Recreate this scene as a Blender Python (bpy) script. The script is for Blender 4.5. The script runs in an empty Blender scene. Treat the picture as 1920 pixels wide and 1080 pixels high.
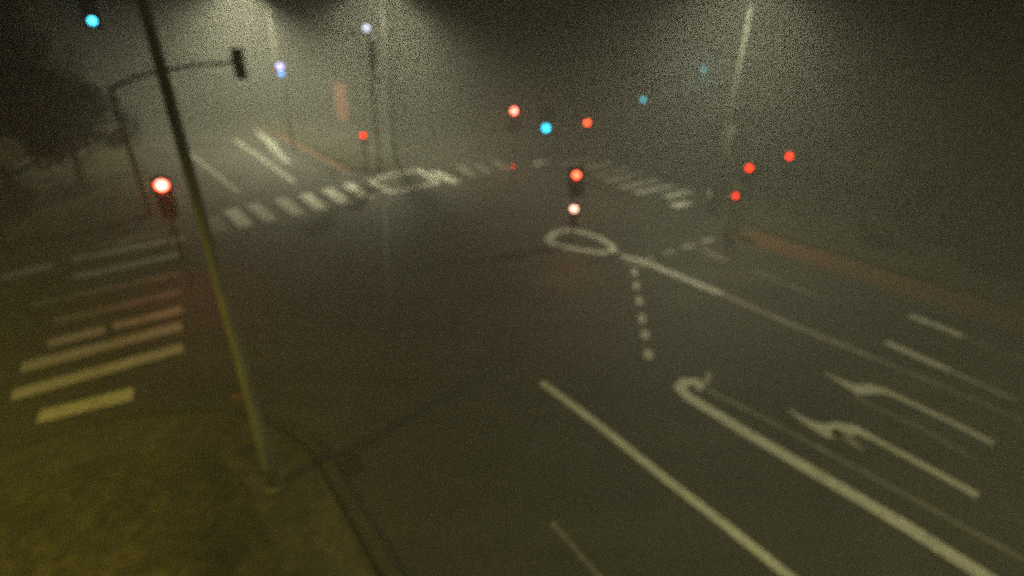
import bpy, bmesh, math, random
from mathutils import Vector, Matrix
R = math.radians
scene = bpy.context.scene
COL = scene.collection

# ------------------------------------------------------------------ camera
CAM_H = 8.0
FPX = 950.0
PITCH = math.atan(480 / FPX)
ROLL = math.atan2(36, 1890)
cam = bpy.data.cameras.new('camera')
cam.lens = 36.0 * FPX / 1920
cam.sensor_width = 36
cam.clip_start = 0.05
cam.clip_end = 600
cam.dof.use_dof = True           # the photograph is focused far too near: every lamp is a 22 px disc
cam.dof.focus_distance = 1.0
cam.dof.aperture_fstop = 1.1
camo = bpy.data.objects.new('camera', cam)
COL.objects.link(camo)
fw = Vector((0, math.cos(PITCH), -math.sin(PITCH)))
up = Vector((0, math.sin(PITCH), math.cos(PITCH)))
rt = Vector((1, 0, 0))
ca, sa = math.cos(ROLL), math.sin(ROLL)
rt2 = rt * ca + up * sa
up2 = up * ca - rt * sa
m = Matrix((rt2, up2, -fw)).transposed().to_4x4()
m.translation = Vector((0, 0, CAM_H))
camo.matrix_world = m
scene.camera = camo

# ------------------------------------------------------------------ night sky
w = bpy.data.worlds.new('World')
scene.world = w
w.use_nodes = True
nt = w.node_tree
bg = nt.nodes['Background']
sky = nt.nodes.new('ShaderNodeTexSky')
sky.sky_type = 'NISHITA'
sky.sun_disc = False
sky.sun_elevation = R(-6)
sky.sun_rotation = R(140)
nt.links.new(sky.outputs[0], bg.inputs[0])
bg.inputs[1].default_value = 0.05

scene.view_settings.view_transform = 'Standard'
scene.view_settings.look = 'None'
scene.view_settings.exposure = -0.17
scene.view_settings.gamma = 1.0
cy = scene.cycles
cy.max_bounces = 5
cy.diffuse_bounces = 2
cy.glossy_bounces = 2
cy.volume_bounces = 1
cy.transmission_bounces = 2
cy.sample_clamp_indirect = 1.5
cy.adaptive_threshold = 0.01
cy.use_denoising = False      # the night photograph is grainy; clamping keeps the grain fine and even
cy.sample_clamp_direct = 4.5
cy.caustics_reflective = False
cy.caustics_refractive = False

LAMP_COL = (1.0, 0.97, 0.63)

# ------------------------------------------------------------------ helpers
def ray(px, py):
    dx, dy = px - 960, 540 - py
    return (fw * FPX + rt2 * dx + up2 * dy).normalized()
def G(px, py, z=0.0):
    """the point of the level z that the photograph shows at pixel px, py"""
    d = ray(px, py)
    t = (z - CAM_H) / d.z
    return Vector((d.x * t, d.y * t, z))
def D(px, py, dist):
    """the point at horizontal distance dist along a line of sight"""
    d = ray(px, py)
    t = dist / math.hypot(d.x, d.y)
    return Vector((d.x * t, d.y * t, CAM_H + d.z * t))
D1 = Vector((0.616, -0.788, 0)).normalized()     # along the main road, towards lower right
D2 = Vector((0.788, 0.616, 0)).normalized()      # along the side road, towards upper right
def ST(s, t, z=0.0):
    v = D1 * s + D2 * t
    return Vector((v.x, v.y, z))

def tag(o, label=None, cat=None, group=None, kind=None):
    if label: o['label'] = label
    if cat: o['category'] = cat
    if group: o['group'] = group
    if kind: o['kind'] = kind
    return o
def empty(name, loc, rz=0):
    o = bpy.data.objects.new(name, None)
    o.empty_display_size = 0.3
    COL.objects.link(o)
    o.location = loc
    o.rotation_euler = (0, 0, rz)
    return o
def link(name, bm, mat, parent=None, smooth=False):
    me = bpy.data.meshes.new(name)
    bmesh.ops.recalc_face_normals(bm, faces=bm.faces)
    bm.to_mesh(me); bm.free()
    if smooth:
        for p in me.polygons: p.use_smooth = True
    me.materials.append(mat)
    o = bpy.data.objects.new(name, me)
    COL.objects.link(o)
    if parent: o.parent = parent
    return o
def box(bm, c, s, bev=0.0, rot=None):
    r = bmesh.ops.create_cube(bm, size=1)
    vs = r['verts']
    for v in vs:
        v.co = Vector((v.co.x * s[0], v.co.y * s[1], v.co.z * s[2]))
    if bev:
        es = list({e for v in vs for e in v.link_edges})
        rr = bmesh.ops.bevel(bm, geom=es, offset=bev, segments=2, affect='EDGES', profile=0.5)
        vs = list({v for f in rr['faces'] for v in f.verts} | {v for v in vs if v.is_valid})
    for v in vs:
        if rot: v.co = rot @ v.co
        v.co += Vector(c)
def tube(bm, pts, rads, n=12, cap=True):
    pts = [Vector(p) for p in pts]
    rings = []
    for i, p in enumerate(pts):
        a = pts[max(i - 1, 0)]; b = pts[min(i + 1, len(pts) - 1)]
        t = (b - a).normalized()
        ref = Vector((0, 0, 1)) if abs(t.z) < 0.95 else Vector((1, 0, 0))
        u = t.cross(ref).normalized(); v = t.cross(u)
        rings.append([bm.verts.new(p + (u * math.cos(q) + v * math.sin(q)) * rads[i])
                      for q in [2 * math.pi * k / n for k in range(n)]])
    for a, b in zip(rings, rings[1:]):
        for k in range(n):
            bm.faces.new((a[k], a[(k + 1) % n], b[(k + 1) % n], b[k]))
    if cap:
        bm.faces.new(rings[0]); bm.faces.new(list(reversed(rings[-1])))

# ------------------------------------------------------------------ materials
def mat(name, rgb, rough=0.6, metal=0.0, noise=None, bump=None, rgb2=None, spec=0.5, fine=None):
    """noise=(scale, amount): the colour drifts to rgb2; bump=(scale, strength)"""
    m = bpy.data.materials.new(name); m.use_nodes = True
    t = m.node_tree; b = t.nodes['Principled BSDF']
    b.inputs['Base Color'].default_value = (*rgb, 1)
    b.inputs['Roughness'].default_value = rough
    b.inputs['Metallic'].default_value = metal
    b.inputs['Specular IOR Level'].default_value = spec
    tc = t.nodes.new('ShaderNodeTexCoord')
    out = None
    if noise:
        n = t.nodes.new('ShaderNodeTexNoise'); n.inputs['Scale'].default_value = noise[0]
        n.inputs['Detail'].default_value = 6; n.inputs['Roughness'].default_value = 0.65
        t.links.new(tc.outputs['Object'], n.inputs['Vector'])
        rp = t.nodes.new('ShaderNodeValToRGB')
        rp.color_ramp.elements[0].position = 0.5 - noise[1]; rp.color_ramp.elements[1].position = 0.5 + noise[1]
        rp.color_ramp.elements[0].color = (*rgb, 1)
        rp.color_ramp.elements[1].color = (*(rgb2 or [c * 1.6 for c in rgb]), 1)
        t.links.new(n.outputs[0], rp.inputs[0])
        out = rp.outputs[0]
        if fine:
            n2 = t.nodes.new('ShaderNodeTexNoise'); n2.inputs['Scale'].default_value = fine[0]; n2.inputs['Detail'].default_value = 3
            t.links.new(tc.outputs['Object'], n2.inputs['Vector'])
            mr = t.nodes.new('ShaderNodeMapRange')
            mr.inputs[1].default_value = 0.35; mr.inputs[2].default_value = 0.65
            mr.inputs[3].default_value = 1 - fine[1]; mr.inputs[4].default_value = 1 + fine[1]
            t.links.new(n2.outputs[0], mr.inputs[0])
            mx = t.nodes.new('ShaderNodeVectorMath'); mx.operation = 'SCALE'
            t.links.new(out, mx.inputs[0]); t.links.new(mr.outputs[0], mx.inputs['Scale'])
            out = mx.outputs[0]
        t.links.new(out, b.inputs['Base Color'])
    if bump:
        n3 = t.nodes.new('ShaderNodeTexNoise'); n3.inputs['Scale'].default_value = bump[0]; n3.inputs['Detail'].default_value = 5
        t.links.new(tc.outputs['Object'], n3.inputs['Vector'])
        bp = t.nodes.new('ShaderNodeBump'); bp.inputs['Strength'].default_value = bump[1]; bp.inputs['Distance'].default_value = 0.02
        t.links.new(n3.outputs[0], bp.inputs['Height']); t.links.new(bp.outputs[0], b.inputs['Normal'])
    return m
def emat(name, rgb, strength):
    m = bpy.data.materials.new(name); m.use_nodes = True
    b = m.node_tree.nodes['Principled BSDF']
    b.inputs['Base Color'].default_value = (0.02, 0.02, 0.02, 1)
    b.inputs['Emission Color'].default_value = (*rgb, 1)
    b.inputs['Emission Strength'].default_value = strength
    m.cycles.emission_sampling = 'FRONT'
    return m
def hotlens(name, core, rim, sc, sr, rc):
    """a lens whose lamp shows white hot in the middle and coloured towards its rim"""
    m = emat(name, core, sc)
    t = m.node_tree; b = t.nodes['Principled BSDF']
    tc = t.nodes.new('ShaderNodeTexCoord'); ln = t.nodes.new('ShaderNodeVectorMath'); ln.operation = 'LENGTH'
    t.links.new(tc.outputs['Object'], ln.inputs[0])
    rp = t.nodes.new('ShaderNodeValToRGB')
    rp.color_ramp.elements[0].position = rc; rp.color_ramp.elements[1].position = rc + .02
    rp.color_ramp.elements[0].color = (*core, 1)
    rp.color_ramp.elements[1].color = (*[c * sr / sc for c in rim], 1)
    t.links.new(ln.outputs['Value'], rp.inputs[0]); t.links.new(rp.outputs[0], b.inputs['Emission Color'])
    return m
M = dict(
    asphalt=mat('asphalt', (0.030, 0.030, 0.025), 0.68, noise=(0.35, 0.16), rgb2=(0.054, 0.053, 0.044), bump=(60, 0.5), fine=(14, 0.25)),
    paint=mat('road_paint', (0.60, 0.59, 0.52), 0.6, noise=(1.6, 0.22), rgb2=(0.84, 0.82, 0.74), bump=(40, 0.2), fine=(9, 0.2)),
    worn=mat('worn_road_paint', (0.09, 0.09, 0.078), 0.6, noise=(1.4, 0.2), rgb2=(0.34, 0.33, 0.29), bump=(40, 0.2), fine=(9, 0.25)),
    faint=mat('faded_road_paint', (0.26, 0.25, 0.21), 0.6, noise=(1.2, 0.2), rgb2=(0.52, 0.50, 0.44), bump=(40, 0.2), fine=(9, 0.25)),
    red=mat('red_asphalt', (0.10, 0.046, 0.020), 0.75, noise=(0.8, 0.25), rgb2=(0.15, 0.068, 0.030), bump=(50, 0.4), fine=(12, 0.2)),
    kerb=mat('kerb_stone', (0.022, 0.021, 0.016), 0.75, noise=(1.2, 0.2), rgb2=(0.060, 0.057, 0.038), bump=(30, 0.3)),
    grass=mat('grass_soil', (0.012, 0.011, 0.005), 0.9, noise=(0.38, 0.10), rgb2=(0.085, 0.072, 0.024), bump=(14, 1.0), fine=(5, 0.5)),
    ground=mat('dark_earth', (0.020, 0.020, 0.012), 0.95, noise=(0.3, 0.2), rgb2=(0.05, 0.052, 0.022), bump=(8, 1.0)),
    blade=mat('grass_blades', (0.03, 0.034, 0.010), 0.8, noise=(0.7, 0.2), rgb2=(0.09, 0.085, 0.025)),
    lamppost=mat('lamp_post_paint', (0.03, 0.03, 0.026), 0.7, noise=(4, 0.3), rgb2=(0.05, 0.05, 0.042)),
    galv=mat('galvanised_steel', (0.17, 0.165, 0.13), 0.6, 0.2, noise=(3, 0.25), rgb2=(0.30, 0.29, 0.23)),
    black=mat('black_housing', (0.03, 0.03, 0.028), 0.55, noise=(4, 0.3), rgb2=(0.022, 0.022, 0.020)),
    darkpost=mat('dark_post', (0.08, 0.08, 0.07), 0.6, noise=(4, 0.3), rgb2=(0.12, 0.12, 0.10)),
    pale=mat('pale_enamel', (0.6, 0.6, 0.55), 0.5, noise=(4, 0.3), rgb2=(0.75, 0.75, 0.68)),
    yellow=mat('yellow_enamel', (0.55, 0.40, 0.05), 0.5, noise=(4, 0.3), rgb2=(0.65, 0.5, 0.08)),
    orange=mat('orange_enamel', (0.16, 0.085, 0.03), 0.5, noise=(4, 0.3), rgb2=(0.2, 0.11, 0.04)),
    iron=mat('cast_iron', (0.015, 0.015, 0.014), 0.5, 0.6, noise=(8, 0.3), rgb2=(0.03, 0.03, 0.028)),
    offlens=mat('unlit_lens', (0.03, 0.02, 0.015), 0.25, noise=(9, 0.3), rgb2=(0.04, 0.03, 0.02)),
    leaf=mat('tree_leaves', (0.035, 0.045, 0.012), 0.7, noise=(0.9, 0.25), rgb2=(0.085, 0.09, 0.022)),
    bark=mat('bark', (0.04, 0.03, 0.022), 0.9, noise=(3, 0.3), rgb2=(0.075, 0.06, 0.042), bump=(12, 1.0)),
    red_hot=hotlens('red_signal_glow_strong', (1.0, 0.50, 0.36), (1, .04, .005), 32, 13, .15),
    red_mid=hotlens('red_signal_glow', (1.0, 0.15, 0.06), (1, .03, .004), 24, 12, .09),
    red_dim=emat('red_signal_glow_weak', (1.0, 0.022, 0.002), 11),
    green_hot=emat('green_signal_glow', (0.02, 0.70, 1.0), 16),
    green_dim=emat('green_signal_glow_weak', (0.06, 0.55, 0.8), 12),
    green_faint=emat('green_signal_glow_faint', (0.10, 0.5, 0.6), 5),
    amber_dim=emat('amber_signal_glow_weak', (1.0, 0.35, 0.03), 6),
    violet=emat('violet_white_glow', (0.50, 0.45, 1.0), 11),
    blue=emat('blue_glow', (0.12, 0.40, 1.0), 12),
    lav=emat('lavender_glow', (0.62, 0.65, 0.85), 4),
    lampglass=emat('street_lamp_glass', LAMP_COL, 14),
    panel=emat('lit_sign_panel', (1.0, 0.30, 0.14), 0.42),
)

def worn_asphalt():
    t = M['asphalt'].node_tree; b = t.nodes['Principled BSDF']
    src = b.inputs['Base Color'].links[0].from_socket
    tc = t.nodes.new('ShaderNodeTexCoord')
    mp = t.nodes.new('ShaderNodeMapping'); mp.inputs['Rotation'].default_value = (0, 0, R(52)); mp.inputs['Scale'].default_value = (.12, 1.1, 1)
    n = t.nodes.new('ShaderNodeTexNoise'); n.inputs['Scale'].default_value = 0.8; n.inputs['Detail'].default_value = 3
    t.links.new(tc.outputs['Object'], mp.inputs[0]); t.links.new(mp.outputs[0], n.inputs['Vector'])
    v = t.nodes.new('ShaderNodeTexVoronoi'); v.inputs['Scale'].default_value = 0.16; v.feature = 'F1'
    t.links.new(tc.outputs['Object'], v.inputs['Vector'])
    sx = t.nodes.new('ShaderNodeSeparateColor'); t.links.new(v.outputs['Color'], sx.inputs[0])
    a = t.nodes.new('ShaderNodeMapRange'); a.inputs[1].default_value = .3; a.inputs[2].default_value = .7; a.inputs[3].default_value = .72; a.inputs[4].default_value = 1.3
    t.links.new(n.outputs[0], a.inputs[0])
    c = t.nodes.new('ShaderNodeMapRange'); c.inputs[3].default_value = .88; c.inputs[4].default_value = 1.12
    t.links.new(sx.outputs[0], c.inputs[0])
    k = t.nodes.new('ShaderNodeMath'); k.operation = 'MULTIPLY'; t.links.new(a.outputs[0], k.inputs[0]); t.links.new(c.outputs[0], k.inputs[1])
    m2 = t.nodes.new('ShaderNodeVectorMath'); m2.operation = 'SCALE'
    t.links.new(src, m2.inputs[0]); t.links.new(k.outputs[0], m2.inputs['Scale']); t.links.new(m2.outputs[0], b.inputs['Base Color'])
worn_asphalt()

# ------------------------------------------------------------------ haze
def add_haze():
    bm = bmesh.new()
    box(bm, (0, 40, 6.5), (300, 300, 16.4))
    m = bpy.data.materials.new('haze'); m.use_nodes = True
    t = m.node_tree
    for n in list(t.nodes):
        if n.type != 'OUTPUT_MATERIAL': t.nodes.remove(n)
    v = t.nodes.new('ShaderNodeVolumePrincipled')
    v.inputs['Color'].default_value = (0.93, 0.94, 0.90, 1)
    v.inputs['Density'].default_value = 0.018
    v.inputs['Anisotropy'].default_value = 0.2
    t.links.new(v.outputs[0], [n for n in t.nodes if n.type == 'OUTPUT_MATERIAL'][0].inputs['Volume'])
    o = link('haze', bm, m)
    tag(o, kind='stuff', label='thin night fog filling the air over the whole junction', cat='haze')

# ------------------------------------------------------------------ ground
def sheet(name, pts, z, m, kind='structure'):
    bm = bmesh.new()
    f = bm.faces.new([bm.verts.new((p[0], p[1], z)) for p in pts])
    bmesh.ops.triangulate(bm, faces=[f])
    o = link(name, bm, m)
    for p in o.data.polygons:
        pass
    return tag(o, kind=kind)
def arc(c, r, a0, a1, n=10):
    return [(c[0] + r * math.cos(a0 + (a1 - a0) * i / n), c[1] + r * math.sin(a0 + (a1 - a0) * i / n)) for i in range(n + 1)]

sheet('ground', [(-140, -90), (140, -90), (140, 175), (-140, 175)], -0.02, M['ground'])
# asphalt: the whole junction in s,t coordinates; pavements and verges stand on top of it
sheet('road', [ST(-95, 1), ST(60, 1), ST(60, 23.0), ST(-95, 23.0)], 0.0, M['asphalt'])
sheet('side_road', [ST(-29, -60), ST(-12.4, -60), ST(-12.4, 90), ST(-29, 90)], -0.006, M['asphalt'])
CORNER = 0.13
def block(name, stpts, h, m, kerb_w=0.18, inner=None, kerb_edges=None):
    """raised island or verge with a kerb stone band round it"""
    pts = [ST(*p) for p in stpts]
    bm = bmesh.new()
    lo = [bm.verts.new((p.x, p.y, -0.05)) for p in pts]
    hi = [bm.verts.new((p.x, p.y, h)) for p in pts]
    n = len(pts)
    f = bm.faces.new(hi)
    for i in range(n):
        bm.faces.new((lo[i], lo[(i + 1) % n], hi[(i + 1) % n], hi[i]))
    bmesh.ops.triangulate(bm, faces=[f])
    return tag(link(name, bm, m), kind='structure')
def ribbon(pts, wd, z):
    bm = bmesh.new()
    pts = [Vector((p[0], p[1], 0)) for p in pts]
    L = []
    for i, p in enumerate(pts):
        a = pts[max(i - 1, 0)]; b = pts[min(i + 1, len(pts) - 1)]
        t = (b - a).normalized(); nn = Vector((-t.y, t.x, 0))
        ww = wd[i] if isinstance(wd, (list, tuple)) else wd
        L.append((bm.verts.new((p.x + nn.x * ww / 2, p.y + nn.y * ww / 2, z)), bm.verts.new((p.x - nn.x * ww / 2, p.y - nn.y * ww / 2, z))))
    for a, b in zip(L, L[1:]):
        bm.faces.new((a[0], b[0], b[1], a[1]))
    return bm
def kerbline(pts, h=0.14, wd=0.22):
    """a solid kerb stone course along a line"""
    bm = ribbon(pts, wd, h)
    r = bmesh.ops.extrude_face_region(bm, geom=bm.faces[:])
    for v in r['geom']:
        if isinstance(v, bmesh.types.BMVert): v.co.z = -0.04
    o = link('kerb', bm, M['kerb'])
    return tag(o, kind='structure')
def fillet(cx_, cy_, r, a0, a1, n=12):
    return [(cx_ + r * math.cos(R(a0 + (a1 - a0) * i / n)), cy_ + r * math.sin(R(a0 + (a1 - a0) * i / n))) for i in range(n + 1)]

# near left corner: kerb t = 1.8 beside the main road, s = -12.9 beside the side road
c1 = [(60, 1.75), (-8.2, 1.75)] + fillet(-8.2, -2.6, 4.35, 90, 180, 12)[1:] + [(-12.55, -60)]
c1i = [(60, 1.55), (-8.2, 1.55)] + fillet(-8.2, -2.6, 4.15, 90, 180, 12)[1:] + [(-12.35, -60)]
block('pavement', c1i + [(60, -60)], 0.12, M['grass'])
kerbline([ST(*p) for p in c1])
# a strip of paving along the kerb
M['paving'] = mat('paving', (0.020, 0.018, 0.010), 0.8, noise=(0.55, 0.12), rgb2=(0.095, 0.085, 0.046), bump=(25, 0.5), fine=(5, 0.3))
pi = [(60, 0.9), (-8.2, 0.9)] + fillet(-8.2, -2.6, 3.5, 90, 180, 12)[1:] + [(-11.7, -60)]
tag(link('paving_strip', ribbon([ST(*p) for p in pi], 1.1, 0.127), M['paving']), kind='structure')
# far left corner
c2 = [(-27.2, -60), (-27.2, -2.5)] + fillet(-31.0, -2.5, 3.8, 0, 90, 10)[1:] + [(-95, 1.3)]
block('pavement', c2 + [(-95, -60)], 0.12, M['grass'])
kerbline([ST(*p) for p in c2])
# far right corner
c3 = [(-95, 21.8), (-33, 21.8)] + fillet(-33, 26.8, 5.0, -90, 0, 10)[1:] + [(-28, 90)]
block('pavement', c3 + [(-95, 90)], 0.12, M['ground'])
kerbline([ST(*p) for p in c3])
# near right corner
c4 = [(-13.0, 90), (-13.0, 26.2)] + fillet(-9.4, 26.2, 3.6, 180, 270, 10)[1:] + [(60, 22.6)]
block('pavement', c4 + [(60, 90)], 0.12, M['ground'])
kerbline([ST(*p) for p in c4])
# median of the upper arm
c5 = [(-95, 11.6), (-31.5, 11.6), (-30.3, 12.4), (-30.3, 13.6), (-31.5, 14.3), (-95, 14.3)]
block('median', c5, 0.12, M['ground'])
tag(link('red_strip', ribbon([ST(-95, 11.2), ST(-31.2, 11.2)], 0.55, 0.008), M['red']), kind='structure')
# red cycle lane at the far side of the lower right arm
tag(link('cycle_lane', ribbon([ST(-10.8, 21.6), ST(60, 21.6)], 1.9, 0.006), M['red']), kind='structure')

# ------------------------------------------------------------------ markings
ZM = 0.010
def stroke(name, px, wd, m='paint', z=ZM, n=1):
    pts = [G(*p) for p in px]
    return tag(link(name, ribbon(pts, wd * 1.22, z), M[m]), kind='structure')
def stripe(s0, t0, s1, t1, wd, m='paint', name='zebra_stripe'):
    return tag(link(name, ribbon([ST(s0, t0), ST(s1, t1)], wd, ZM), M[m]), kind='structure')

# left zebra, stripes along D2 (traced)
for px0, px1, wd, mm in [((72, 782), (250, 738), .42, 'paint'), ((22, 742), (343, 652), .42, 'paint'), ((40, 690), (341, 611), .46, 'paint'),
                         ((90, 645), (341, 580), .40, 'paint'),
                         ((100, 604), (340, 547), .34, 'faint'), ((60, 573), (340, 512), .34, 'faint'),
                         ((140, 520), (343, 476), .42, 'paint'), ((135, 487), (345, 446), .46, 'paint'), ((0, 520), (105, 496), .5, 'paint'),
                         ((185, 462), (300, 437), .3, 'faint')]:
    stroke('zebra_stripe', [px0, px1], wd, mm)
stroke('zebra_stripe', [(195, 752), (250, 738)], .45, 'paint', z=0.014)
# far zebra across the upper arm
for (x0, y0, x1, y1, mm) in [(398, 408, 418, 436, 'worn'), (432, 392, 462, 425, 'paint'), (472, 382, 510, 414, 'faint'), (524, 372, 562, 403, 'faint'),
                             (570, 364, 605, 392, 'paint'), (612, 354, 650, 382, 'paint'), (650, 345, 692, 373, 'paint'), 
                             (812, 322, 856, 343, 'paint'), (862, 312, 890, 330, 'worn'), (892, 308, 920, 324, 'worn'), (926, 302, 950, 318, 'worn')]:
    stroke('zebra_stripe', [(x0, y0), (x1, y1)], 0.52, mm)
# outlined refuge in the middle of the far zebra
def outline(px, wd, m):
    bm = bmesh.new()
    P = [G(*p) for p in px]; n = len(P)
    c = sum(P, Vector()) / n
    mit = []
    for i in range(n):
        e0 = (P[i] - P[i - 1]).normalized(); e1 = (P[(i + 1) % n] - P[i]).normalized()
        n0 = Vector((-e0.y, e0.x, 0)); n1 = Vector((-e1.y, e1.x, 0))
        k = (n0 + n1).normalized(); mit.append(k * min(wd / max(k.dot(n0), .35), wd * 2.2) * .5)
    o = [bm.verts.new((P[i] + mit[i]).xy.to_3d() + Vector((0, 0, .014))) for i in range(n)]
    q = [bm.verts.new((P[i] - mit[i]).xy.to_3d() + Vector((0, 0, .014))) for i in range(n)]
    for i in range(n): bm.faces.new((o[i], o[(i + 1) % n], q[(i + 1) % n], q[i]))
    return tag(link('island_outline', bm, M[m]), kind='structure')
outline([(690, 338), (733, 361), (822, 343), (785, 319)], .34, 'paint')
# right zebra across the side road
for x0, y0, x1, y1, mm in [(1262, 387, 1292, 380, 'paint'), (1247, 370, 1293, 358, 'paint'), (1192, 362, 1262, 348, 'paint'), (1163, 352, 1235, 337, 'paint'),
                           (1135, 340, 1207, 325, 'paint'), (1117, 329, 1178, 315, 'paint'), (1085, 319, 1150, 305, 'paint'), (1050, 309, 1110, 297, 'faint'), (1000, 309, 1028, 303, 'paint')]:
    stroke('zebra_stripe', [(x0, y0), (x1, y1)], 0.50, mm)
# centre lens shaped island
ring = [(1028, 448), (1042, 436), (1066, 431), (1095, 436), (1125, 447), (1148, 461), (1150, 471), (1128, 474), (1095, 470), (1060, 463), (1036, 457), (1028, 448)]
stroke('island_outline', ring, 0.29, 'paint')
# line C
stroke('lane_line', [(1165, 480), (1205, 490), (1258, 512), (1350, 550)], 0.30, 'paint')
stroke('lane_line', [(1170, 492), (1210, 499)], 0.14, 'faint')
stroke('lane_line', [(1350, 550), (1430, 585), (1530, 628), (1640, 672)], 0.17, 'faint')
stroke('lane_line', [(1640, 672), (1920, 790)], 0.15, 'worn')
stroke('lane_line', [(1320, 470), (1362, 490)], 0.15, 'faint')
stroke('lane_line', [(1415, 508), (1555, 566)], 0.14, 'worn')
# guide dots
for a, b in [((1189, 505), (1190, 517)), ((1193, 530), (1194, 542)), ((1198, 557), (1199, 572)), ((1203, 590), (1205, 606)), ((1209, 620), (1210, 636)), ((1214, 656), (1217, 673))]:
    stroke('guide_dash', [a, b], 0.17, 'paint')
for a, b in [((1225, 483), (1217, 486)), ((1262, 471), (1247, 476)), ((1300, 459), (1280, 466)), ((1336, 448), (1315, 455))]:
    stroke('guide_dash', [a, b], 0.22, 'faint')
# A, B and the nearest lines
stroke('lane_line', [(1015, 717), (1120, 795), (1250, 900), (1360, 985), (1490, 1090), (1560, 1150)], 0.17, 'paint')
stroke('island_outline', [(1318, 732), (1306, 716), (1285, 716), (1274, 728), (1290, 744), (1400, 812), (1550, 900), (1700, 988), (1860, 1090), (1960, 1160)], 0.26, 'paint')
stroke('island_outline', [(1318, 728), (1360, 748), (1440, 788), (1520, 832), (1700, 930), (1920, 1050)], 0.11, 'worn')
stroke('island_outline', [(1322, 722), (1331, 699)], 0.12, 'faint')
stroke('lane_line', [(1035, 980), (1120, 1078), (1150, 1115)], 0.07, 'worn')
stroke('lane_line', [(1705, 592), (1760, 612), (1806, 632)], 0.26, 'paint')
stroke('lane_line', [(1806, 632), (1920, 676)], 0.13, 'worn')
stroke('lane_line', [(1660, 642), (1780, 695)], 0.24, 'paint')
stroke('lane_line', [(1780, 695), (1905, 752)], 0.15, 'faint')
stroke('lane_line', [(1600, 745), (1720, 800), (1830, 862)], 0.12, 'worn')
# turn arrows: shaft, bend and head
def arrow(center, wd, m):
    pts = [G(*p[:2]) for p in center]
    ws = [p[2] * 1.35 for p in center]
    tag(link('turn_arrow', ribbon(pts, ws, ZM), M[m]), kind='structure')
arrow([(1478, 768, .03), (1510, 790, .14), (1545, 808, .34), (1580, 806, .36), (1605, 806, .24), (1640, 824, .15), (1740, 878, .15), (1833, 930, .16)], 0, 'paint')
arrow([(1560, 808, .20), (1595, 826, .16), (1620, 846, .03)], 0, 'faint')
arrow([(1545, 699, .03), (1575, 715, .12), (1605, 731, .32), (1640, 730, .30), (1660, 734, .18), (1700, 752, .14), (1790, 795, .14), (1862, 832, .13)], 0, 'paint')
# upper arm lane lines
stroke('lane_line', [(440, 262), (495, 300), (553, 343)], 0.24, 'faint')
stroke('lane_line', [(352, 285), (400, 322), (448, 362)], 0.17, 'faint')
stroke('lane_line', [(335, 148), (370, 165)], 0.5, 'paint')
arrow([(478, 238, .05), (495, 258, .5), (508, 268, .5), (520, 285, .35), (540, 305, .3)], 0, 'faint')
arrow([(430, 185, .2), (465, 203, 1.5), (490, 208, .3)], 0, 'worn')
# painted shadow lines of the kerb and near pole, then seams in the asphalt
M['shadow_and_tar'] = mat('shadow_and_tar', (0.010, 0.010, 0.009), 0.5, noise=(3, .3), rgb2=(0.018, 0.018, 0.016))
for px in [[(606, 855), (660, 930), (752, 1085)], [(640, 868), (700, 830), (790, 770)], [(722, 380), (724, 470), (730, 640)], [(940, 490), (1010, 466)]]:
    tag(link('shadow_and_seam', ribbon([G(*p) for p in px], .07, .008), M['shadow_and_tar']), kind='structure')

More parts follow.
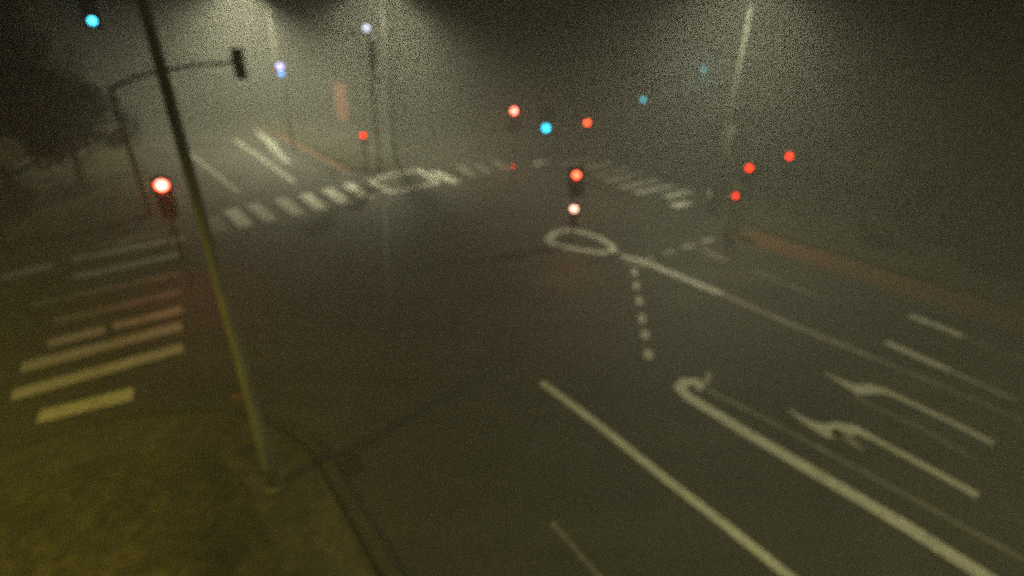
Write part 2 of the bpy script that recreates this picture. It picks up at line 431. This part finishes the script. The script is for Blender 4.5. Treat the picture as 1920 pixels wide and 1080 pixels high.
# ------------------------------------------------------------------ street lamps
def spot(name, loc, target, power, col, angle, blend, radius, parent=None):
    l = bpy.data.lights.new(name, 'SPOT')
    l.energy = power; l.color = col; l.spot_size = R(angle); l.spot_blend = blend; l.shadow_soft_size = radius
    o = bpy.data.objects.new(name, l)
    COL.objects.link(o)
    o.location = loc
    o.rotation_euler = (Vector(target) - Vector(loc)).to_track_quat('-Z', 'Y').to_euler()
    if parent:
        mw = parent.matrix_world.copy() if False else Matrix.Translation(parent.location) @ Matrix.Rotation(parent.rotation_euler[2], 4, 'Z')
        o.parent = parent
        o.matrix_parent_inverse = mw.inverted()
    return o
def street_lamp(base, head, power, label, col=LAMP_COL, mpost='lamppost', angle=168, r=0.085, glass=True, tilt=0.15):
    """base on the ground, head = world place of the luminaire"""
    root = empty('street_lamp', base)
    tag(root, label, 'street lamp', 'street lamps round the junction')
    h = Vector(head) - Vector(base)
    bm = bmesh.new()
    top = Vector((0, 0, h.z - 0.25))
    tube(bm, [(0, 0, 0), (0, 0, 1.4), (0, 0, 1.45), top], [r * 1.25, r * 1.2, r, r * 0.62], 14)
    link('pole', bm, M[mpost], root, True)
    bm = bmesh.new(); tube(bm, [(0, 0, 0), (0, 0, 0.05)], [r * 1.8, r * 1.7], 14)
    link('base_plate', bm, M[mpost], root)
    bm = bmesh.new(); box(bm, (0, -r * 1.25, 0.75), (0.09, 0.02, 0.42), 0.004)
    link('service_door', bm, M[mpost], root)
    d = Vector((h.x, h.y, 0)); ln = d.length; d.normalize()
    bm = bmesh.new()
    tube(bm, [top - Vector((0, 0, 0.1)), top + d * ln * 0.25 + Vector((0, 0, .17)), top + d * ln * 0.6 + Vector((0, 0, .25)), top + d * max(ln - 0.35, .1) + Vector((0, 0, .25))], [r * .6, r * .5, r * .45, r * .42], 10)
    link('arm', bm, M[mpost], root, True)
    bm = bmesh.new()
    a = math.atan2(d.y, d.x)
    box(bm, (0, 0, 0), (0.85, 0.32, 0.12), 0.05, Matrix.Rotation(a, 3, 'Z'))
    for v in bm.verts: v.co += Vector((h.x, h.y, h.z + 0.07))
    hd = link('lamp_head', bm, M['galv'], root, True)
    if glass:
        bm = bmesh.new()
        box(bm, (0, 0, 0), (0.6, 0.24, 0.05), 0.02, Matrix.Rotation(a, 3, 'Z'))
        for v in bm.verts: v.co += Vector((h.x, h.y, h.z - 0.005))
        link('lamp_glass', bm, M['lampglass'], hd)
    hp = Vector(head) - Vector((0, 0, 0.10))
    if power:
        spot('lamp_light', hp, hp - Vector((0, 0, 1)) + d * tilt, power, col, angle, 0.9, 0.12, root)
    return root

LP = dict(r=2600, m=3800, f=3800)
h = D(1413, -42, 25.5)
street_lamp(G(1330, 402), h, 3500, 'tall grey street lamp glowing at the top right beside the right crossing', tilt=0.45, angle=150)
h = D(708, -36, 36)
street_lamp(G(742, 306), h, 9500, 'tall street lamp glowing at the top centre, beyond the far crossing', angle=158)
h = D(448, -28, 46)
street_lamp(D(520, 120, 47) * 1.0 - Vector((0, 0, D(520, 120, 47).z)), h, 14500, 'faint street lamp furthest up the left road', angle=155)
# near pole in the foreground; it is lit from behind the camera, its own lamp head is above the frame
h = D(262, -60, 8.9)
street_lamp(G(515, 912, 0.12), Vector((h.x, h.y, 10.2)), 0, 'slim steel pole leaning across the left of the view at the near corner', r=0.095, mpost='galv')

# lamps behind the viewer that light the near verge and the near lanes
street_lamp(Vector((-11.2, 0.2, 0.12)), Vector((-9.8, 1.6, 8.6)), 2100, 'yellow street lamp on the near verge outside the left edge', col=(1.0, 0.80, 0.06), angle=124, tilt=0.3)
street_lamp(Vector((7.0, -5.0, 0.12)), Vector((6.6, -3.2, 10.5)), 3300, 'street lamp behind the near lanes', col=(1.0, 0.94, 0.42), angle=135, tilt=0.4)

# ------------------------------------------------------------------ traffic signals
def lens_mesh(r):
    bm = bmesh.new()
    n = 20
    c = bm.verts.new((0, -0.035, 0))
    r1 = [bm.verts.new((r * .6 * math.cos(2 * math.pi * k / n), -0.025, r * .6 * math.sin(2 * math.pi * k / n))) for k in range(n)]
    r2 = [bm.verts.new((r * math.cos(2 * math.pi * k / n), 0, r * math.sin(2 * math.pi * k / n))) for k in range(n)]
    for k in range(n):
        bm.faces.new((c, r1[k], r1[(k + 1) % n])); bm.faces.new((r1[k], r2[k], r2[(k + 1) % n], r1[(k + 1) % n]))
    return bm
def visor_mesh(r):
    bm = bmesh.new()
    n = 14; L = r * 1.3
    for rr in (r * 1.12,):
        a = [bm.verts.new((rr * math.cos(R(-25 + 230 * k / n)), 0, rr * math.sin(R(-25 + 230 * k / n)))) for k in range(n + 1)]
        b = [bm.verts.new((rr * math.cos(R(-25 + 230 * k / n)), -L * (0.45 + 0.55 * math.sin(math.pi * k / n)), rr * math.sin(R(-25 + 230 * k / n)))) for k in range(n + 1)]
    for k in range(n): bm.faces.new((a[k], a[k + 1], b[k + 1], b[k]))
    bmesh.ops.solidify(bm, geom=bm.faces[:], thickness=0.006)
    return bm
def head(root, z, r, lit, colmat, count=3, y=-0.16, plate=True, x=0.0, name='signal_head'):
    """a signal head whose lens number lit (0 = top) sits at height z above the root"""
    pitch = r * 2.35
    top = z + lit * pitch
    cz = top - pitch * (count - 1) / 2
    bm = bmesh.new()
    box(bm, (x, y + 0.06, cz), (r * 2.7, 0.18, pitch * count + 0.04), 0.03)
    hs = link(name, bm, M['black'], root)
    if plate:
        bm = bmesh.new()
        box(bm, (x, y + 0.12, cz), (r * 4.4, 0.012, pitch * count + r * 1.6), 0.005)
        link('backboard', bm, M['black'], hs)
    for i in range(count):
        o = link('lens', lens_mesh(r), M[colmat] if i == lit else M['offlens'], hs, True)
        o.location = (x, y - 0.035, top - i * pitch)
        v = link('visor', visor_mesh(r), M['black'], hs, True)
        v.location = (x, y - 0.032, top - i * pitch)
        if i == lit: tag(o, label='lit ' + ('green' if 'green' in colmat else 'red') + ' lens')
    return hs
def signal(px, py, z, colmat, label, r=0.21, lit=0, count=3, power=6, col=(1, .09, .02), post_h=None, extra=None, plate=True, yaw=0, base_px=None, cat='traffic signal', group='traffic signals on posts at the junction', arm=False):
    p = G(px, py, z)
    d = Vector((-p.x, -p.y, 0)).normalized()
    rz = math.atan2(d.x, -d.y)         # front (-Y) turned towards the viewer
    base = Vector((p.x, p.y, 0.0)) - d * 0.2
    root = empty('traffic_signal', base, rz)
    tag(root, label, cat, group)
    H = post_h or (z + 0.35)
    bm = bmesh.new(); tube(bm, [(0, 0, 0), (0, 0, H)], [0.06, 0.055], 12)
    link('post', bm, M['darkpost'], root, True)
    bm = bmesh.new(); tube(bm, [(0, 0, 0), (0, 0, 0.22), (0, 0, 0.26)], [0.12, 0.12, 0.07], 12)
    link('foot', bm, M['darkpost'], root, True)
    head(root, z, r, lit, colmat, count, plate=plate)
    if power:
        lp = base + d * 0.55 + Vector((0, 0, z))
        spot('signal_light', lp, lp + d * 5 - Vector((0, 0, 1.2)), power, col, 150, 1.0, 0.1, root)
    return root, base, d

RED = (1, .085, .03)
signal(303, 347, 2.9, 'red_hot', 'bright red signal on a post at the left corner, left of the slim pole', power=130, col=RED, plate=False)
root, b, d = signal(1081, 328, 3.0, 'red_mid', 'red signal with a low repeater on the small outlined island', power=8, col=RED, r=.14)
hs = head(root, 1.62, 0.135, 0, 'red_hot', 3, y=-0.15, plate=False, name='repeater_head')
lp = b + d * 0.5 + Vector((0, 0, 1.62)); spot('repeater_light', lp, lp + d * 5 - Vector((0, 0, 1.5)), 40, RED, 150, 1, .08, root)
signal(964, 208, 3.3, 'red_hot', 'white hot red signal highest of the pair beside the blue green light', power=130, col=RED)
signal(1101, 230, 3.0, 'red_mid', 'red signal right of the blue green light across the junction', power=60, col=RED, r=.15)
signal(1024, 240, 2.6, 'green_hot', 'blue green signal standing between two red ones across the junction', lit=2, power=25, col=(.08, .6, 1))
signal(681, 254, 2.3, 'red_dim', 'dull red pedestrian signal above the outlined refuge of the far crossing', r=.11, count=2, power=4, col=RED, plate=False)
signal(1405, 315, 3.0, 'red_dim', 'middle one of three dull red signals right of the lamp post', r=.11, power=4, col=RED)
signal(1378, 367, 1.9, 'red_dim', 'lowest of three dull red signals, nearest the lamp post foot', r=.10, count=2, power=3, col=RED, plate=False)
signal(1480, 293, 3.0, 'red_dim', 'rightmost of three dull red signals by the right verge', r=.11, power=4, col=RED)
signal(1206, 187, 4.2, 'green_faint', 'small faint teal signal far up the side road', r=.12, lit=2, power=8, col=(.1, .6, .8))
signal(961, 312, 1.0, 'red_dim', 'tiny faint red light low at the end of the far crossing', r=.05, count=2, power=0, plate=False)

# mast with a long curved arm over the left road
def mast(basepx, elbow, endp, label, lit=None, z0=None):
    base = G(*basepx)
    root = empty('signal_mast', base)
    tag(root, label, 'signal mast')
    e = D(elbow[0], elbow[1], base.xy.length) - base
    f = endp - base
    bm = bmesh.new()
    tube(bm, [(0, 0, 0), (0, 0, e.z)], [.10, .08], 14)
    link('mast_post', bm, M['darkpost'], root, True)
    bm = bmesh.new()
    e0 = Vector((0, 0, e.z - .1))
    md = e0.lerp(f, .42) + Vector((0, 0, .28))
    tube(bm, [e0, e0.lerp(md, .5) + Vector((0, 0, .12)), md, md.lerp(f, .5) + Vector((0, 0, .06)), f], [.085, .08, .075, .065, .06], 12)
    link('mast_arm', bm, M['darkpost'], root, True)
    return root, base, f
endp = D(441, 117, 28.5)
root, base, f = mast((283, 405), (205, 162), endp, 'dark signal mast with a long arm over the left road, seen against the fog')
bm = bmesh.new(); box(bm, f + Vector((.1, 0, -.05)), (.34, .3, 1.2), .05)
hs = link('signal_head', bm, M['black'], root)
bm = bmesh.new(); box(bm, f + Vector((.1, .17, -.05)), (.5, .015, 1.35), .006)
link('backboard', bm, M['black'], hs)
for k in range(3):
    v = link('visor', visor_mesh(.14), M['black'], hs, True); v.location = f + Vector((.1, .16, .35 - k * .4)); v.rotation_euler = (0, 0, R(180))

# tall mast signals with green lamps
def hanging(px, py, dist, mt, label, power, col, r=.11, arm=2.0):
    p = D(px, py, dist)
    d = Vector((-p.x, -p.y, 0)).normalized()
    side = Vector((-d.y, d.x, 0))
    base = Vector((p.x, p.y, 0)) - side * arm
    rz = math.atan2(d.x, -d.y)
    root = empty('signal_mast', base, rz)
    tag(root, label, 'signal mast')
    inv = Matrix.Rotation(-rz, 3, 'Z')
    loc = inv @ (p - base)
    bm = bmesh.new(); tube(bm, [(0, 0.2, 0), (0, 0.2, p.z + .7)], [.12, .09], 12); link('mast_post', bm, M['darkpost'], root, True)
    bm = bmesh.new(); tube(bm, [(0, .2, p.z + .5), (loc.x * .5, .2, p.z + .62), (loc.x, .2, p.z + .62)], [.08, .07, .06], 10); link('mast_arm', bm, M['darkpost'], root, True)
    head(root, p.z, r, 2 if 'green' in mt else 0, mt, 3, x=loc.x, y=0)
    lp = p + d * .5
    spot('signal_light', lp, lp + d * 5 - Vector((0, 0, 1)), power, col, 150, 1, .12, root)
    return root
hanging(173, 39, 24, 'green_dim', 'tall mast with a cyan green signal at the top left, before the dark trees', 14, (.08, .65, .9), arm=4.5)
hanging(1320, 130, 48, 'green_faint', 'far signal mast with a blurred teal glow left of the right lamp post', 260, (.1, .6, .75), r=.10, arm=2.5)

# lit lamps on posts
def post_lamp(px, py, dist, mt, r, label, power, col, shape='ball'):
    p = D(px, py, dist)
    base = Vector((p.x, p.y, 0))
    root = empty('post_lamp', base)
    tag(root, label, 'post lamp')
    bm = bmesh.new(); tube(bm, [(0, 0, 0), (0, 0, p.z - r)], [.08, .05], 12); link('post', bm, M['darkpost'], root, True)
    bm = bmesh.new(); bmesh.ops.create_uvsphere(bm, u_segments=18, v_segments=12, radius=r)
    for v in bm.verts: v.co.z += p.z
    link('globe', bm, M[mt], root, True)
    bm = bmesh.new(); tube(bm, [(0, 0, p.z - r * 1.25), (0, 0, p.z - r * .8)], [r * .7, r * .75], 14); link('collar', bm, M['darkpost'], root, True)
    if power:
        d = Vector((-p.x, -p.y, 0)).normalized(); lp = p + d * .6
        spot('globe_light', lp, lp + d * 5 - Vector((0, 0, 1)), power, col, 160, 1, .15, root)
    return root, p
root, p = post_lamp(525, 125, 40, 'violet', .19, 'violet white globe lamp with a blue underside glowing above the left road', 22, (.6, .6, 1))
bm = bmesh.new(); bmesh.ops.create_uvsphere(bm, u_segments=14, v_segments=8, radius=.12)
for v in bm.verts: v.co += Vector((.05, -.1, p.z - .42))
link('lower_lamp', bm, M['blue'], root, True)
root, p = post_lamp(687, 53, 33, 'lav', .17, 'small pale lavender lamp on a dark post below the central street lamp', 0, (1, 1, 1))
bm = bmesh.new(); box(bm, (.25, 0, p.z - 1.35), (.22, .16, 1.5), .03); link('dark_panel', bm, M['black'], root)
bm = bmesh.new(); tube(bm, [(0, 0, p.z - .7), (.3, 0, p.z - .7)], [.03, .03], 8); link('bracket', bm, M['darkpost'], root)
bm = bmesh.new(); box(bm, (.38, -.12, p.z - 2.55), (.4, .06, .3), .02); link('small_plate', bm, M['pale'], root)

# orange lit sign pylon beyond the far crossing
p = G(645, 232)
root = empty('sign_pylon', p, R(18)); tag(root, 'upright sign panel glowing dull orange beside the upper road', 'sign')
bm = bmesh.new(); box(bm, (0, 0, 1.95), (1.15, .22, 3.5), .04); link('frame', bm, M['darkpost'], root)
bm = bmesh.new(); box(bm, (0, -.125, 2.0), (1.0, .03, 3.2), .01); link('panel', bm, M['panel'], root)
bm = bmesh.new(); box(bm, (0, 0, .1), (.9, .3, .2), .02); link('foot', bm, M['darkpost'], root)

# ------------------------------------------------------------------ small street furniture
def bollard(p, label, mt, h=1.0, r=.10, band='pale'):
    root = empty('bollard', p); tag(root, label, 'bollard', 'bollards at the corners')
    bm = bmesh.new(); tube(bm, [(0, 0, 0), (0, 0, h * .9), (0, 0, h * .97), (0, 0, h)], [r, r * .95, r * .75, r * .3], 14); link('post', bm, M[mt], root, True)
    bm = bmesh.new(); tube(bm, [(0, 0, h * .62), (0, 0, h * .8)], [r * 1.06, r * 1.06], 14); link('band', bm, M[band], root, True)
bollard(G(327, 440), 'pale bollard on the left corner under the bright red signal', 'pale', .95, .11, 'yellow')
bollard(G(1327, 392), 'pale bollard at the foot of the right street lamp', 'pale', 1.0, .12)
bollard(G(212, 632), 'short black bollard between the yellow stripes of the left crossing', 'black', .45, .09, 'black')
# round road signs
def road_sign(px, py, z, r, label, face, dist=None, yaw=0.0):
    p = G(px, py, z)
    d = Vector((-p.x, -p.y, 0)).normalized()
    root = empty('road_sign', Vector((p.x, p.y, 0)), math.atan2(d.x, -d.y) + yaw)
    tag(root, label, 'road sign')
    bm = bmesh.new(); tube(bm, [(0, .04, 0), (0, .04, z + r)], [.035, .035], 10); link('post', bm, M['galv'], root, True)
    bm = bmesh.new(); tube(bm, [(0, 0, z), (0, .012, z)], [r, r], 28); link('sign_face', bm, M[face], root)
    bm = bmesh.new(); box(bm, (0, .03, z), (.1, .03, .1), .004); link('clamp', bm, M['galv'], root)
road_sign(10, 283, 4.7, .42, 'large pale yellow round sign at the left edge among the dark trees', 'pale')
road_sign(1381, 347, 2.5, .22, 'small pale round sign just above the lowest dull red signal', 'pale')
road_sign(1372, 243, 4.2, .16, 'small pale sign high beside the right lamp post', 'pale')
# drain gullies by the near kerb
def gully(s, t, label):
    p = ST(s, t, .006)
    root = empty('drain_grate', p, math.atan2(D1.y, D1.x)); tag(root, label, 'drain')
    bm = bmesh.new(); box(bm, (0, 0, 0), (.5, .42, .012), .002); link('frame', bm, M['iron'], root)
    bm = bmesh.new()
    for k in range(6): box(bm, (-.2 + k * .08, 0, .010), (.035, .34, .008))
    link('bars', bm, M['kerb'], root)
gully(-8.0, 2.12, 'iron drain grate against the near kerb, right of the slim pole')
gully(2.0, 2.12, 'iron drain grate against the near kerb at the bottom of the view')
# orange box beside the slim pole
p = G(455, 772, .12)
root = empty('push_button_box', p); tag(root, 'small orange box on a short stub left of the slim pole', 'push button')
bm = bmesh.new(); tube(bm, [(0, 0, 0), (0, 0, .35)], [.03, .03], 10); link('post', bm, M['darkpost'], root)
bm = bmesh.new(); box(bm, (0, 0, .40), (.34, .12, .14), .02); link('box', bm, M['orange'], root)

# ------------------------------------------------------------------ trees
def tree_meshes(seed, H, rad, trunk_h, n=9000, leaf=.24):
    rnd = random.Random(seed)
    bm = bmesh.new()
    tube(bm, [(0, 0, -.2), (.04, .02, trunk_h * .5), (.1, -.05, trunk_h), (.0, .1, H * .75)], [.26, .2, .17, .05], 10)
    tips = []
    for k in range(13):
        a = k * 2.4 + rnd.uniform(-.3, .3); z0 = trunk_h * .8 + (H - trunk_h) * .55 * k / 13
        L = rad * rnd.uniform(.6, 1.0) * (1 - .35 * k / 13)
        e = Vector((math.cos(a) * L, math.sin(a) * L, z0 + L * rnd.uniform(.35, .8)))
        mid = Vector((math.cos(a + .2) * L * .5, math.sin(a + .2) * L * .5, z0 + L * .2))
        tube(bm, [(0.05, 0, z0), mid, e], [.09, .06, .02], 6)
        tips += [e, mid.lerp(e, .6)]
        for _ in range(2):
            e2 = mid + Vector((rnd.uniform(-1, 1), rnd.uniform(-1, 1), rnd.uniform(.2, 1.3))) * L * .5
            tube(bm, [mid, e2], [.04, .012], 5); tips.append(e2)
    tm = bm
    cl = []
    for e in tips:
        cl.append((e, rnd.uniform(.5, 1.05)))
    for _ in range(26):
        a = rnd.uniform(0, 6.28); q = rad * math.sqrt(rnd.random()) * .9
        cl.append((Vector((math.cos(a) * q, math.sin(a) * q, trunk_h + (H - trunk_h) * rnd.uniform(.15, .95) * (1 - .3 * (q / rad) ** 2))), rnd.uniform(.5, 1.2)))
    lm = bmesh.new()
    for i in range(n):
        c, r = rnd.choice(cl)
        v = Vector((rnd.gauss(0, 1), rnd.gauss(0, 1), rnd.gauss(0, .8))).normalized() * r * rnd.uniform(.45, 1.05)
        p = c + v
        s = leaf * rnd.uniform(.6, 1.3)
        u = Vector((rnd.uniform(-1, 1), rnd.uniform(-1, 1), rnd.uniform(-1, 1))).normalized()
        w_ = u.cross(Vector((rnd.uniform(-1, 1), rnd.uniform(-1, 1), rnd.uniform(-1, 1)))).normalized()
        lm.faces.new([lm.verts.new(p + u * s * .6), lm.verts.new(p + w_ * s * .3), lm.verts.new(p - u * s * .6), lm.verts.new(p - w_ * s * .3)])
    return tm, lm
kinds = []
def make_tree(seed, H, rad, th, loc, label, leaf=.26, n=9000):
    root = empty('tree', loc); tag(root, label, 'tree', 'trees round the junction')
    a, b = tree_meshes(seed, H, rad, th, n, leaf)
    link('trunk', a, M['bark'], root, True); link('crown', b, M['leaf'], root)
    return root
def copy_tree(src, loc, rz, sc, label):
    r = src.copy(); COL.objects.link(r); r.location = loc; r.rotation_euler = (0, 0, rz); r.scale = (sc, sc, sc)
    r['label'] = label
    for ch in list(src.children):
        c = ch.copy(); COL.objects.link(c); c.parent = r
    return r
tA = make_tree(3, 11.5, 4.0, 2.2, ST(-31.5, -4.2, .1), 'broad leafy tree dark at the left edge beyond the left crossing')
tB = make_tree(8, 9.5, 3.4, 1.6, ST(-5.2, 26.9, .1), 'broad leafy tree dark against the right edge beyond the red lane')
copy_tree(tA, ST(-37.5, -6.5, .1), 2.0, 1.05, 'dark tree behind the tall green signal at the top left')
copy_tree(tB, ST(-36.5, -1.9, .1), 1.1, .85, 'smaller tree on the left verge behind the dark mast, half lost in fog')
copy_tree(tA, ST(-8.6, 30.5, .1), .6, 1.0, 'tall tree standing behind the broad one at the right edge')
copy_tree(tB, ST(-1.2, 27.5, .1), 3.3, 1.0, 'near tree on the right verge cut by the right edge')
copy_tree(tA, ST(-12.0, 35.5, .1), 4.1, 1.0, 'tree behind the right street lamp on the dark verge')
copy_tree(tB, ST(-4.5, 33.0, .1), 5.2, 1.15, 'tree in the upper right corner of the view, behind the others')
copy_tree(tA, (4.0, 58.0, .1), 2.7, 1.1, 'dim distant tree beyond the two red signals at the centre')
copy_tree(tB, (-4.0, 62.0, .1), .4, 1.15, 'dim distant tree left of the centre behind the fog')
copy_tree(tA, (14.0, 60.0, .1), 5.9, 1.1, 'dim distant tree right of the centre above the far teal signal')

# shrubs on the right verge
def shrub(loc, seed, label, src=None):
    rnd = random.Random(seed)
    root = empty('shrub', loc); tag(root, label, 'shrub', 'low shrubs on the verges')
    lm = bmesh.new()
    cl = [(Vector((rnd.uniform(-.8, .8), rnd.uniform(-.6, .6), rnd.uniform(.3, .8))), rnd.uniform(.3, .55)) for _ in range(9)]
    for i in range(1300):
        c, r = rnd.choice(cl)
        p = c + Vector((rnd.gauss(0, 1), rnd.gauss(0, 1), rnd.gauss(0, .8))).normalized() * r * rnd.uniform(.5, 1.05)
        p.z = max(p.z, .03); s = .11 * rnd.uniform(.6, 1.3)
        u = Vector((rnd.uniform(-1, 1), rnd.uniform(-1, 1), rnd.uniform(-1, 1))).normalized()
        w_ = u.cross(Vector((rnd.uniform(-1, 1), rnd.uniform(-1, 1), rnd.uniform(-1, 1)))).normalized()
        lm.faces.new([lm.verts.new(p + u * s * .6), lm.verts.new(p + w_ * s * .35), lm.verts.new(p - u * s * .6), lm.verts.new(p - w_ * s * .35)])
    link('foliage', lm, M['leaf'], root)
    bm = bmesh.new()
    for c, r in cl: tube(bm, [(0, 0, -.05), c * .6, c], [.03, .02, .008], 5)
    link('stems', bm, M['bark'], root)
    return root
sh = shrub(ST(-6.5, 25.2, .1), 1, 'low shrub on the right verge nearest the dull red signals')
for i, (s, t, lb) in enumerate([(-3.5, 25.6, 'low shrub second from the dull red signals on the right verge'), (0, 25.3, 'low shrub midway along the right verge'),
                                (3.5, 26.0, 'low shrub on the right verge towards the right edge'), (-30.5, -4.5, 'low shrub on the far left corner behind the bright red signal')]):
    copy_tree(sh, ST(s, t, .1), 1.3 * (i + 1), 1.0 + .1 * i, lb)

# grass blades on the near verge: one tuft sheet
def grass_blades():
    rnd = random.Random(5)
    bm = bmesh.new()
    for i in range(15000):
        s = rnd.uniform(-11.0, 3.0); t = rnd.uniform(-9.0, .25)
        if (s + 8.2) < 0 and (t + 2.6) > 0 and math.hypot(s + 8.2, t + 2.6) > 2.85: continue
        if rnd.random() < .35 and math.sin(s * 1.9 + 1) * math.sin(t * 1.7) > .1: continue
        p = ST(s, t, .12); a = rnd.uniform(0, 6.28); h_ = rnd.uniform(.03, .11)
        d = Vector((math.cos(a), math.sin(a), 0)) * .012; l = Vector((rnd.uniform(-.04, .04), rnd.uniform(-.04, .04), h_))
        bm.faces.new([bm.verts.new(p - d), bm.verts.new(p + d), bm.verts.new(p + l)])
    tag(link('grass', bm, M['blade']), 'short yellow green grass on the near verge at the bottom left', 'grass', kind='stuff')
grass_blades()
add_haze()
